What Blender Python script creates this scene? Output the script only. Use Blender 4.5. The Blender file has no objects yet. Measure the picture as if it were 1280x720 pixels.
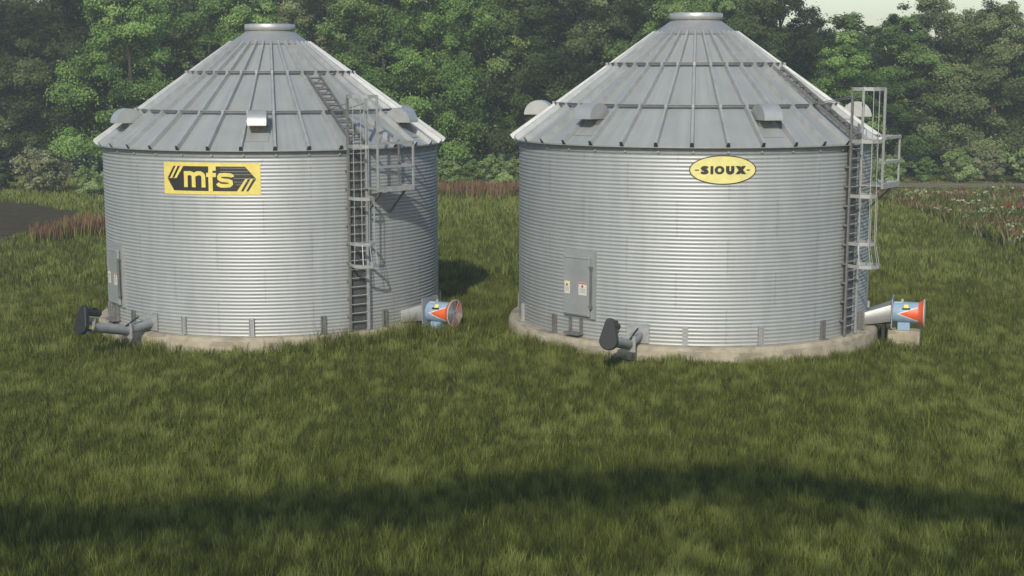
import bpy, bmesh, math, random
import numpy as np
from math import sin, cos, pi, radians as R_

random.seed(5)
rng = np.random.default_rng(5)
S = bpy.context.scene
C = S.collection

# ------------------------------------------------------------------ helpers
def tag(o, label=None, cat=None, group=None, kind=None):
    if label: o['label'] = label
    if cat: o['category'] = cat
    if group: o['group'] = group
    if kind: o['kind'] = kind
    return o

def empty(name, loc=(0, 0, 0), rz=0.0, parent=None):
    o = bpy.data.objects.new(name, None)
    o.empty_display_size = 0.3
    C.objects.link(o)
    o.location = loc
    o.rotation_euler = (0, 0, rz)
    if parent: o.parent = parent
    return o

def frame(az, r=0.0, z=0.0):
    """axes of a spot on the bin: radial, tangential, up (az in degrees, 0 faces -Y)"""
    a = R_(az)
    er = np.array([sin(a), -cos(a), 0.0]); et = np.array([cos(a), sin(a), 0.0]); ez = np.array([0, 0, 1.0])
    return er * r + ez * z, er, et, ez

class MB:
    def __init__(s): s.v = []; s.f = []; s.m = []
    def add(s, vs, fs, mi=0):
        b = len(s.v)
        s.v += [tuple(map(float, p)) for p in vs]
        s.f += [tuple(i + b for i in f) for f in fs]
        s.m += [mi] * len(fs)
    def box(s, c, ax, h, mi=0):
        c = np.array(c, float); a = [np.array(x, float) * k for x, k in zip(ax, h)]
        vs = [c + a[0] * i + a[1] * j + a[2] * k for i in (-1, 1) for j in (-1, 1) for k in (-1, 1)]
        fs = [(0, 1, 3, 2), (4, 6, 7, 5), (0, 4, 5, 1), (2, 3, 7, 6), (0, 2, 6, 4), (1, 5, 7, 3)]
        s.add(vs, fs, mi)
    def bar(s, p0, p1, w, d, side, mi=0):
        """flat bar p0->p1, w along 'side', d along the third axis"""
        p0 = np.array(p0, float); p1 = np.array(p1, float)
        a = p1 - p0; L = np.linalg.norm(a); a /= L
        sd = np.array(side, float); sd = sd - a * (sd @ a); sd /= np.linalg.norm(sd)
        s.box((p0 + p1) / 2, (a, sd, np.cross(a, sd)), (L / 2, w / 2, d / 2), mi)
    def tube(s, p0, p1, r0, r1=None, n=10, cap=True, mi=0):
        r1 = r0 if r1 is None else r1
        p0 = np.array(p0, float); p1 = np.array(p1, float)
        a = p1 - p0; a /= np.linalg.norm(a)
        u = np.cross(a, (0, 0, 1.0)); 
        if np.linalg.norm(u) < 1e-3: u = np.array((1.0, 0, 0))
        u /= np.linalg.norm(u); w = np.cross(a, u)
        vs = []
        for k in range(n):
            t = 2 * pi * k / n; d = u * cos(t) + w * sin(t)
            vs += [p0 + d * r0, p1 + d * r1]
        fs = [(2 * k, 2 * ((k + 1) % n), 2 * ((k + 1) % n) + 1, 2 * k + 1) for k in range(n)]
        if cap:
            fs += [tuple(2 * k for k in range(n))[::-1], tuple(2 * k + 1 for k in range(n))]
        s.add(vs, fs, mi)
    def ring(s, c, u, w, prof, n=40, mi=0, closed=False):
        """surface of revolution; prof = [(radius, along axis)]; axis = u x w"""
        c = np.array(c, float); u = np.array(u, float); w = np.array(w, float); a = np.cross(u, w)
        m = len(prof); vs = []
        for k in range(n):
            t = 2 * pi * k / n; d = u * cos(t) + w * sin(t)
            for r, h in prof: vs.append(c + d * r + a * h)
        fs = []
        for k in range(n):
            q = (k + 1) % n
            for j in range(m - 1 + (1 if closed else 0)):
                j2 = (j + 1) % m
                fs.append((k * m + j, q * m + j, q * m + j2, k * m + j2))
        s.add(vs, fs, mi)
    def prism(s, pts, c, u, w, d, mi=0):
        """outline pts (a,b) on axes u,w, thickness d along u x w, centred"""
        c = np.array(c, float); u = np.array(u, float); w = np.array(w, float); a = np.cross(u, w)
        n = len(pts)
        vs = [c + u * p[0] + w * p[1] - a * d / 2 for p in pts] + [c + u * p[0] + w * p[1] + a * d / 2 for p in pts]
        fs = [tuple(range(n))[::-1], tuple(range(n, 2 * n))]
        fs += [(k, (k + 1) % n, n + (k + 1) % n, n + k) for k in range(n)]
        s.add(vs, fs, mi)
    def build(s, name, mat, parent=None, smooth=False, bevel=0.0, angle=35):
        me = bpy.data.meshes.new(name)
        me.from_pydata(s.v, [], s.f)
        mats = mat if isinstance(mat, (list, tuple)) else [mat]
        for m in mats: me.materials.append(m)
        if len(mats) > 1: me.polygons.foreach_set('material_index', s.m)
        bm = bmesh.new(); bm.from_mesh(me)
        bmesh.ops.recalc_face_normals(bm, faces=bm.faces)
        if smooth:
            for f in bm.faces: f.smooth = True
            for e in bm.edges:
                if len(e.link_faces) == 2 and e.calc_face_angle(0) > R_(angle): e.smooth = False
        bm.to_mesh(me); bm.free()
        o = bpy.data.objects.new(name, me); C.objects.link(o)
        if parent: o.parent = parent
        if bevel:
            b = o.modifiers.new('bevel', 'BEVEL'); b.width = bevel; b.segments = 1; b.limit_method = 'ANGLE'
        return o

def np_mesh(name, verts, quads, mats, tone=None, tone2=None, midx=None, parent=None):
    """fast mesh of quads (n,4); tone = per-face value stored as a face attribute"""
    me = bpy.data.meshes.new(name)
    nv, nf = len(verts), len(quads); k = quads.shape[1]
    me.vertices.add(nv); me.vertices.foreach_set('co', np.ascontiguousarray(verts, np.float32).ravel())
    me.loops.add(nf * k); me.loops.foreach_set('vertex_index', np.ascontiguousarray(quads, np.int32).ravel())
    me.polygons.add(nf); me.polygons.foreach_set('loop_start', np.arange(0, nf * k, k, dtype=np.int32))
    me.polygons.foreach_set('loop_total', np.full(nf, k, np.int32))
    for m in mats: me.materials.append(m)
    if midx is not None: me.polygons.foreach_set('material_index', np.ascontiguousarray(midx, np.int32))
    me.update(calc_edges=True)
    if tone is not None:
        a = me.attributes.new('tone', 'FLOAT', 'FACE'); a.data.foreach_set('value', np.ascontiguousarray(tone, np.float32))
    if tone2 is not None:
        a = me.attributes.new('patch', 'FLOAT', 'FACE'); a.data.foreach_set('value', np.ascontiguousarray(tone2, np.float32))
    me.validate()
    o = bpy.data.objects.new(name, me); C.objects.link(o)
    if parent: o.parent = parent
    return o

# ------------------------------------------------------------------ materials
class NT:
    def __init__(s, name):
        s.m = bpy.data.materials.new(name); s.m.use_nodes = True
        s.t = s.m.node_tree; s.n = s.t.nodes; s.p = s.n['Principled BSDF']; s.o = s.n['Material Output']
    def new(s, t, **kw):
        n = s.n.new(t)
        for k, v in kw.items(): setattr(n, k, v)
        return n
    def link(s, a, b): s.t.links.new(a, b)
    def noise(s, scale, detail=4, vec=None, rough=0.55):
        n = s.new('ShaderNodeTexNoise'); n.inputs['Scale'].default_value = scale; n.inputs['Detail'].default_value = detail
        n.inputs['Roughness'].default_value = rough
        if vec is not None: s.link(vec, n.inputs['Vector'])
        return n.outputs['Fac']
    def coords(s, scale=(1, 1, 1), kind='Object'):
        c = s.new('ShaderNodeTexCoord'); mp = s.new('ShaderNodeMapping'); mp.inputs['Scale'].default_value = scale
        s.link(c.outputs[kind], mp.inputs['Vector']); return mp.outputs['Vector']
    def ramp(s, fac, stops):
        r = s.new('ShaderNodeValToRGB'); el = r.color_ramp.elements
        while len(el) < len(stops): el.new(0.5)
        for e, (p, c) in zip(el, stops):
            e.position = p; e.color = (*c, 1) if len(c) == 3 else c
        s.link(fac, r.inputs['Fac']); return r.outputs['Color']
    def math(s, op, a, b=None):
        n = s.new('ShaderNodeMath', operation=op)
        for i, x in enumerate((a, b)):
            if x is None: continue
            if isinstance(x, (int, float)): n.inputs[i].default_value = x
            else: s.link(x, n.inputs[i])
        return n.outputs[0]
    def mix(s, fac, a, b, mode='MIX'):
        n = s.new('ShaderNodeMix', data_type='RGBA', blend_type=mode)
        for sock, x in ((n.inputs[0], fac), (n.inputs[6], a), (n.inputs[7], b)):
            if isinstance(x, (int, float)): sock.default_value = x
            elif isinstance(x, tuple): sock.default_value = (*x, 1)
            else: s.link(x, sock)
        return n.outputs[2]
    def bump(s, h, strength, dist=0.02):
        b = s.new('ShaderNodeBump'); b.inputs['Strength'].default_value = strength; b.inputs['Distance'].default_value = dist
        s.link(h, b.inputs['Height']); s.link(b.outputs['Normal'], s.p.inputs['Normal'])
    def set(s, **kw):
        for k, v in kw.items(): s.p.inputs[k.replace('_', ' ')].default_value = v

def metal(name, lo, hi, metallic=0.75, rough=0.42, streak=None, scale=3.0, bump=0.0):
    t = NT(name)
    v = t.coords(streak or (1, 1, 1))
    f = t.noise(scale, 5, v)
    f2 = t.noise(scale * 9, 3, t.coords((1, 1, 1)))
    mixv = t.math('ADD', t.math('MULTIPLY', f, 0.75), t.math('MULTIPLY', f2, 0.25))
    t.link(t.ramp(mixv, [(0.33, lo), (0.67, hi)]), t.p.inputs['Base Color'])
    rr = t.math('ADD', t.math('MULTIPLY', f2, 0.2), rough - 0.1)
    t.link(rr, t.p.inputs['Roughness'])
    t.set(Metallic=metallic)
    if bump: t.bump(f, bump, 0.01)
    return t.m

def paint(name, col, rough=0.5, var=0.12, metallic=0.0, scale=5):
    t = NT(name)
    f = t.noise(scale, 5, t.coords())
    lo = tuple(c * (1 - var) for c in col); hi = tuple(min(1, c * (1 + var)) for c in col)
    t.link(t.ramp(f, [(0.3, lo), (0.7, hi)]), t.p.inputs['Base Color'])
    t.set(Roughness=rough, Metallic=metallic)
    return t.m

# wall: weathered galvanised sheets, each sheet a hair different, bolted seams
def wall_material():
    t = NT('galvanised corrugated wall')
    tc = t.new('ShaderNodeTexCoord'); sp = t.new('ShaderNodeSeparateXYZ'); t.link(tc.outputs['Object'], sp.inputs[0])
    ang = t.math('ARCTAN2', sp.outputs[0], t.math('MULTIPLY', sp.outputs[1], -1.0))
    u = t.math('MULTIPLY', ang, 12 / (2 * pi)); row = t.math('DIVIDE', sp.outputs[2], 1.135)
    stag = t.math('MULTIPLY', t.math('MODULO', t.math('FLOOR', row), 2.0), 0.5)
    uu = t.math('ADD', u, t.math('ADD', stag, 20.3))
    cv = t.new('ShaderNodeCombineXYZ'); t.link(t.math('FLOOR', uu), cv.inputs[0]); t.link(t.math('FLOOR', row), cv.inputs[1])
    wn = t.new('ShaderNodeTexWhiteNoise', noise_dimensions='2D'); t.link(cv.outputs[0], wn.inputs['Vector'])
    sheet = wn.outputs['Value']
    st = t.noise(1.6, 5, t.coords((2.2, 2.2, 0.35)))
    fine = t.noise(26, 3, t.coords())
    f = t.math('ADD', t.math('MULTIPLY', sheet, 0.13), t.math('ADD', t.math('MULTIPLY', st, 0.55), t.math('MULTIPLY', fine, 0.24)))
    col = t.ramp(f, [(0.3, (0.31, 0.316, 0.31)), (0.68, (0.385, 0.392, 0.384))])
    # seams: thin dark line at each sheet end
    fr = t.math('FRACT', uu); d = t.math('MINIMUM', fr, t.math('SUBTRACT', 1.0, fr))
    line = t.math('LESS_THAN', d, 0.0035)
    # bolt rows: two per seam
    bz = t.math('SUBTRACT', t.math('FRACT', t.math('DIVIDE', sp.outputs[2], 0.2384)), 0.5)
    bu = t.math('SUBTRACT', d, 0.011)
    rad = t.math('ADD', t.math('POWER', t.math('MULTIPLY', bu, 3.2), 2.0), t.math('POWER', t.math('MULTIPLY', bz, 0.238), 2.0))
    bolt = t.math('LESS_THAN', rad, 0.00035)
    col = t.mix(t.math('MULTIPLY', line, 0.55), col, (0.18, 0.19, 0.19))
    col = t.mix(t.math('MULTIPLY', bolt, 0.6), col, (0.2, 0.2, 0.2))
    # splash dirt near the foot
    dirt = t.math('MULTIPLY', t.math('LESS_THAN', sp.outputs[2], 0.45), t.math('MULTIPLY', t.noise(4, 4, t.coords()), 0.35))
    col = t.mix(dirt, col, (0.30, 0.27, 0.2))
    t.link(col, t.p.inputs['Base Color'])
    t.link(t.math('ADD', t.math('MULTIPLY', st, 0.2), 0.44), t.p.inputs['Roughness'])
    t.set(Metallic=0.40)
    return t.m

M = {}
M['wall'] = wall_material()
def roof_material():
    t = NT('galvanised roof sheet')
    tc = t.new('ShaderNodeTexCoord'); sp = t.new('ShaderNodeSeparateXYZ'); t.link(tc.outputs['Object'], sp.inputs[0])
    ang = t.math('ARCTAN2', sp.outputs[0], sp.outputs[1])
    cv = t.new('ShaderNodeCombineXYZ'); t.link(t.math('MULTIPLY', ang, 26.0), cv.inputs[0]); t.link(t.math('MULTIPLY', sp.outputs[2], 0.35), cv.inputs[1])
    f = t.noise(1.0, 6, cv.outputs[0], 0.6); g = t.noise(1.4, 5, t.coords())
    fl = t.math('FLOOR', t.math('ADD', t.math('MULTIPLY', ang, 18 / pi), 40.0))
    wn = t.new('ShaderNodeTexWhiteNoise', noise_dimensions='1D'); t.link(fl, wn.inputs['W'])
    k = t.math('ADD', t.math('MULTIPLY', f, 0.6), t.math('ADD', t.math('MULTIPLY', g, 0.3), t.math('MULTIPLY', wn.outputs['Value'], 0.07)))
    t.link(t.ramp(k, [(0.3, (0.252, 0.256, 0.244)), (0.68, (0.340, 0.344, 0.328))]), t.p.inputs['Base Color'])
    t.link(t.math('ADD', t.math('MULTIPLY', f, 0.2), 0.36), t.p.inputs['Roughness']); t.set(Metallic=0.25)
    return t.m
M['roof'] = roof_material()
M['rib'] = metal('galvanised standing rib', (0.275, 0.278, 0.27), (0.37, 0.374, 0.362), 0.3, 0.42)  # lighter than the roof sheet: rib sheen put into the colour
M['cap'] = metal('galvanised peak cap', (0.245, 0.243, 0.232), (0.29, 0.288, 0.275), 0.3, 0.48)
M['steel'] = metal('galvanised steel section', (0.27, 0.268, 0.258), (0.38, 0.376, 0.362), 0.35, 0.5, None, 6)
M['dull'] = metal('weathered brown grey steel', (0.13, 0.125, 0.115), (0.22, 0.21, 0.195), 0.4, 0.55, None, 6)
M['flash'] = metal('dark eave flashing', (0.20, 0.215, 0.225), (0.27, 0.285, 0.30), 0.25, 0.55)
M['bright'] = metal('bright vent sheet', (0.34, 0.338, 0.325), (0.42, 0.418, 0.40), 0.45, 0.4)
M['door'] = metal('galvanised door sheet', (0.25, 0.256, 0.25), (0.315, 0.32, 0.312), 0.25, 0.5, None, 1.5)
M['laddershade'] = metal('ladder shade sheet', (0.045, 0.046, 0.045), (0.085, 0.086, 0.083), 0.2, 0.7)  # dark tone standing in for the shade behind the rungs
M['ringshade'] = metal('shaded ring side steel', (0.10, 0.102, 0.10), (0.15, 0.152, 0.148), 0.3, 0.55)  # darker than the ring top: shade on the side put into the colour
M['dark'] = paint('dark opening', (0.03, 0.032, 0.033), 0.8)
M['black'] = paint('black powder coat', (0.012, 0.012, 0.0125), 0.6)
M['grey'] = paint('grey tube paint', (0.23, 0.24, 0.245), 0.42, 0.15, 0.2)
M['blue'] = paint('faded light blue paint', (0.225, 0.315, 0.415), 0.45, 0.1)
M['orange'] = paint('orange paint', (0.62, 0.10, 0.03), 0.45, 0.08)
M['white'] = paint('white paint', (0.55, 0.54, 0.51), 0.5, 0.06)
M['yellow'] = paint('yellow sign vinyl', (0.62, 0.50, 0.12), 0.45, 0.11)
M['paleyellow'] = paint('pale yellow sign vinyl', (0.62, 0.55, 0.20), 0.45, 0.09)
M['ink'] = paint('black sign ink', (0.017, 0.016, 0.013), 0.5, 0.15)
M['paper'] = paint('paper label', (0.55, 0.51, 0.45), 0.6, 0.12, 0, 30)
M['red'] = paint('red label ink', (0.5, 0.08, 0.05), 0.6)
M['tagyellow'] = paint('yellow label', (0.78, 0.62, 0.12), 0.6)

t = NT('weathered concrete')
v = t.coords(); f = t.noise(2.2, 8, v, 0.65); g = t.noise(30, 4, v)
h = t.noise(1.0, 6, t.coords((1, 1, 5)))
c = t.ramp(f, [(0.3, (0.205, 0.170, 0.115)), (0.5, (0.29, 0.248, 0.175)), (0.72, (0.37, 0.325, 0.235))])
c = t.mix(t.math('MULTIPLY', t.math('GREATER_THAN', h, 0.56), 0.45), c, (0.13, 0.112, 0.085))
t.link(c, t.p.inputs['Base Color']); t.set(Roughness=0.9); t.bump(g, 0.4, 0.01)
M['concrete'] = t.m

t = NT('bark')
f = t.noise(6, 6, t.coords((1, 1, 0.25)))
t.link(t.ramp(f, [(0.3, (0.028, 0.024, 0.018)), (0.7, (0.07, 0.06, 0.046))]), t.p.inputs['Base Color'])
t.set(Roughness=0.95); t.bump(f, 0.6, 0.03)
M['bark'] = t.m

def leafy(name, lo, mid, hi, transl=0.3, attr='tone', patch=False, rough=0.6):
    """thin leaves: diffuse + translucent + a little gloss; colour differs leaf by leaf"""
    t = NT(name)
    a = t.new('ShaderNodeAttribute', attribute_name=attr)
    col = t.ramp(a.outputs['Fac'], [(0.0, lo), (0.5, mid), (1.0, hi)])
    if patch:
        b = t.new('ShaderNodeAttribute', attribute_name='patch')
        col = t.mix(b.outputs['Fac'], col, patch)
    t.link(col, t.p.inputs['Base Color'])
    t.set(Roughness=rough, Specular_IOR_Level=0.12)
    tr = t.new('ShaderNodeBsdfTranslucent'); t.link(col, tr.inputs['Color'])
    mx = t.new('ShaderNodeMixShader'); mx.inputs[0].default_value = transl
    t.link(t.p.outputs[0], mx.inputs[1]); t.link(tr.outputs[0], mx.inputs[2]); t.link(mx.outputs[0], t.o.inputs['Surface'])
    return t.m

M['leaf_bright'] = leafy('bright green leaves', (0.052, 0.095, 0.022), (0.188, 0.305, 0.072), (0.300, 0.430, 0.125), 0.36)
M['leaf_mid'] = leafy('mid green leaves', (0.042, 0.072, 0.020), (0.138, 0.222, 0.058), (0.240, 0.330, 0.105), 0.36)
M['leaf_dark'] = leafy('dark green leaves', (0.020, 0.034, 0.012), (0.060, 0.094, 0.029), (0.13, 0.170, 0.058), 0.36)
M['leaf_olive'] = leafy('olive leaves', (0.050, 0.062, 0.022), (0.172, 0.200, 0.075), (0.285, 0.312, 0.138), 0.36)
M['leaf_pale'] = leafy('pale green leaves', (0.13, 0.185, 0.06), (0.245, 0.33, 0.115), (0.34, 0.425, 0.165))
M['leaf_buff'] = leafy('buff green leaves', (0.155, 0.168, 0.08), (0.265, 0.275, 0.14), (0.35, 0.355, 0.195))
M['grass'] = leafy('meadow grass blades', (0.026, 0.032, 0.006), (0.116, 0.132, 0.024), (0.205, 0.225, 0.055), 0.22, 'tone', (0.215, 0.238, 0.064))
M['redgrass'] = leafy('rusty seed heads', (0.10, 0.048, 0.030), (0.19, 0.092, 0.058), (0.28, 0.16, 0.105), 0.2)
M['wf_white'] = leafy('white flowers', (0.26, 0.30, 0.14), (0.37, 0.41, 0.22), (0.47, 0.50, 0.31), 0.2)
M['wf_red'] = leafy('red flowers', (0.35, 0.04, 0.03), (0.45, 0.05, 0.035), (0.5, 0.09, 0.06), 0.2)
M['wf_pink'] = leafy('pinkish flower heads', (0.11, 0.050, 0.030), (0.18, 0.085, 0.055), (0.25, 0.135, 0.095), 0.2)

t = NT('ground under grass')
f = t.noise(0.5, 8, t.coords(), 0.65); g = t.noise(14, 5, t.coords())
t.link(t.mix(t.math('MULTIPLY', g, 0.5), t.ramp(f, [(0.3, (0.050, 0.058, 0.015)), (0.7, (0.09, 0.10, 0.028))]), (0.035, 0.035, 0.014)), t.p.inputs['Base Color'])
t.set(Roughness=0.95, Specular_IOR_Level=0.1); t.bump(g, 0.6, 0.05)
M['ground'] = t.m
t = NT('ploughed soil')
w = t.new('ShaderNodeTexWave', wave_type='BANDS', bands_direction='Y'); w.inputs['Scale'].default_value = 0.45; w.inputs['Distortion'].default_value = 2.0
w.inputs['Detail'].default_value = 4; t.link(t.coords((0.15, 1, 1)), w.inputs['Vector'])
f = t.noise(1.2, 8, t.coords(), 0.7)
k = t.math('ADD', t.math('MULTIPLY', w.outputs['Fac'], 0.35), t.math('MULTIPLY', f, 0.65))
t.link(t.ramp(k, [(0.3, (0.032, 0.027, 0.016)), (0.7, (0.100, 0.082, 0.052))]), t.p.inputs['Base Color'])
t.set(Roughness=1.0, Specular_IOR_Level=0.0); t.bump(k, 0.9, 0.2)
M['soil'] = t.m
t = NT('dirt track')
f = t.noise(0.9, 8, t.coords((0.3, 1, 1)), 0.7)
t.link(t.ramp(f, [(0.3, (0.11, 0.105, 0.06)), (0.55, (0.18, 0.15, 0.10)), (0.75, (0.25, 0.20, 0.14))]), t.p.inputs['Base Color'])
t.set(Roughness=0.95, Specular_IOR_Level=0.1); t.bump(f, 0.5, 0.1)
M['track'] = t.m

# ------------------------------------------------------------------ terrain
BIN1 = (-8.8291, 53.3127, 0.3032); BIN2 = (6.3086, 50.1836, 0.5683); ROT2 = R_(12.4)
WR, WH = 6.0668, 6.2

def gz(x, y):
    x = np.asarray(x, float); y = np.asarray(y, float)
    k = np.clip((82 - y) / 24, 0, 1); k = k * k * (3 - 2 * k)
    k2 = np.clip((y - 20) / 15, 0, 1); k2 = k2 * k2 * (3 - 2 * k2)
    base = np.interp(x, [-24, -9, -4, 0, 4, 9, 16], [-0.36, -0.2, -0.06, 0.04, 0.05, 0.03, -0.1])
    return base * k * k2 + 0.05 * np.sin(x * 0.21 + 1.3) * np.sin(y * 0.17)

xs = np.concatenate([np.linspace(-330, -60, 10), np.linspace(-54, 54, 73), np.linspace(60, 330, 10)])
ys = np.concatenate([np.linspace(-90, -10, 8), np.linspace(-6, 135, 95), np.linspace(145, 560, 12)])
X, Y = np.meshgrid(xs, ys); Z = gz(X, Y)
nx, ny = len(xs), len(ys)
idx = np.arange(nx * ny).reshape(ny, nx)
q = np.stack([idx[:-1, :-1], idx[:-1, 1:], idx[1:, 1:], idx[1:, :-1]], -1).reshape(-1, 4)
g = np_mesh('ground', np.stack([X, Y, Z], -1).reshape(-1, 3), q, [M['ground']]); tag(g, kind='structure')
g.data.polygons.foreach_set('use_smooth', np.ones(len(q), bool))

def sheet(name, poly, mat, lift, step=1.5):
    bm = bmesh.new()
    f = bm.faces.new([bm.verts.new((x, y, 0)) for x, y in poly])
    px = [p[0] for p in poly]; py = [p[1] for p in poly]
    for ax, lo, hi in ((0, min(px), max(px)), (1, min(py), max(py))):
        c_ = lo + step
        while c_ < hi:
            co = (c_, 0, 0) if ax == 0 else (0, c_, 0); no = (1, 0, 0) if ax == 0 else (0, 1, 0)
            bmesh.ops.bisect_plane(bm, geom=bm.verts[:] + bm.edges[:] + bm.faces[:], plane_co=co, plane_no=no); c_ += step
    for v_ in bm.verts: v_.co.z = float(gz(v_.co.x, v_.co.y)) + lift
    bmesh.ops.recalc_face_normals(bm, faces=bm.faces)
    me = bpy.data.meshes.new(name); bm.to_mesh(me); bm.free(); me.materials.append(mat)
    o = bpy.data.objects.new(name, me); C.objects.link(o); tag(o, kind='structure'); return o

SOIL = [(-36.5, 101.3), (-33.2, 99.8), (-29.8, 95.2), (-28.6, 94.4), (-27.2, 90), (-27.0, 84), (-27.6, 76.5), (-31, 71), (-58, 66), (-62, 104)]
sheet('field', SOIL, M['soil'], 0.05)
TRACK = [(26.5, 114.4), (44, 113.6), (85, 112.4), (85, 118.6), (44, 118.9), (26.5, 118.3)]
sheet('dirt_track', TRACK, M['track'], 0.05)

def inside(poly, x, y):
    r = np.zeros(len(x), bool); n = len(poly)
    for i in range(n):
        (x0, y0), (x1, y1) = poly[i], poly[(i + 1) % n]
        c_ = ((y0 > y) != (y1 > y)) & (x < (x1 - x0) * (y - y0) / (y1 - y0 + 1e-12) + x0)
        r ^= c_
    return r

# ------------------------------------------------------------------ the grain bin (built once, then copied)
def wall_mesh(parent):
    n, per, k = 144, 0.1192, 6
    rows = int(round(WH / per)); prof = []
    for i in range(rows * k + 1):
        z = i * per / k
        prof.append((WR - 0.0088 + 0.0088 * cos(2 * pi * i / k), min(z, WH - 0.004)))
    th = np.arange(n) * 2 * pi / n
    pr = np.array(prof)
    V = np.stack([np.outer(np.sin(th), pr[:, 0]), np.outer(-np.cos(th), pr[:, 0]), np.broadcast_to(pr[:, 1], (n, len(pr)))], -1).reshape(-1, 3)
    m = len(pr); i = np.arange(n)[:, None]; j = np.arange(m - 1)[None]; i2 = (i + 1) % n
    Q = np.stack([i * m + j, i2 * m + j, i2 * m + j + 1, i * m + j + 1], -1).reshape(-1, 4)
    o = np_mesh('wall', V, Q, [M['wall']], parent=parent)
    o.data.polygons.foreach_set('use_smooth', np.ones(len(Q), bool))
    return o

RE, ZE, RC, ZC = 6.28, 6.20, 1.40, 9.72          # roof: eave and top of the sheets
def zr(r): return ZE + (RE - r) / (RE - RC) * (ZC - ZE)
SL = np.array([RE - RC, ZE - ZC]); SL = SL / np.linalg.norm(SL)   # down-slope (radial, z)

def roof_mesh(parent):
    mb = MB(); n = 36
    for k in range(n):
        a0, a1 = k * 10.0, (k + 1) * 10.0
        am = [a0, a0 + 3.33, a0 + 6.67, a1]
        # each panel a shallow dish between its ribs, with a folded-down eave lip
        for s_ in range(3):
            q_ = []
            for a_, r_ in ((am[s_], RE), (am[s_ + 1], RE), (am[s_ + 1], RC - 0.1), (am[s_], RC - 0.1)):
                p, er, et, ez = frame(a_, r_, zr(r_)); q_.append(p)
            p0 = frame(am[s_], RE - 0.002, ZE - 0.05)[0]; p1 = frame(am[s_ + 1], RE - 0.002, ZE - 0.05)[0]
            mb.add(q_ + [p0, p1], [(0, 1, 2, 3), (4, 5, 1, 0)])
        # standing rib
        p, er, et, ez = frame(a0)
        up = er * (-SL[1]) + ez * SL[0]; dn = er * SL[0] + ez * SL[1]
        A = frame(a0, RE + 0.015, zr(RE + 0.015))[0]; B = frame(a0, RC - 0.02, zr(RC - 0.02))[0]
        sec = [(-0.07, -0.01), (-0.042, 0.16), (0.042, 0.16), (0.07, -0.01)]
        vs = [A + et * t_ + up * h_ for t_, h_ in sec] + [B + et * t_ * 0.75 + up * h_ * 0.85 for t_, h_ in sec]
        mb.add(vs, [(0, 1, 5, 4), (1, 2, 6, 5), (2, 3, 7, 6), (4, 5, 6, 7)], 1)
        e_ = [p_ + er * 0.004 for p_ in vs[:4]]; mb.add(e_, [(0, 3, 2, 1)], 2)
    return mb.build('roof', [M['roof'], M['rib'], M['dark']], parent)

def roof_ring(parent, r, name='roof_ring'):
    mb = MB(); z0 = zr(r) + 0.10
    for k in range(36):
        P0, er, et, ez = frame(k * 10.0, r, z0 + 0.055); P1 = frame(k * 10.0 + 10, r, z0 + 0.055)[0]
        mb.bar(P0, P1, 0.085, 0.012, ez, 1)  # side face in the painted shade tone
        mb.bar(P0 + ez * 0.048, P1 + ez * 0.048, 0.014, 0.06, ez, 0)
        # clip holding the ring on the rib
        c_, er, et, ez = frame(k * 10.0, r + 0.03, z0 + 0.03)
        mb.box(c_, (er, et, ez), (0.05, 0.04, 0.08), 2)
    return mb.build(name, [M['steel'], M['ringshade'], M['rib']], parent)

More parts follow.
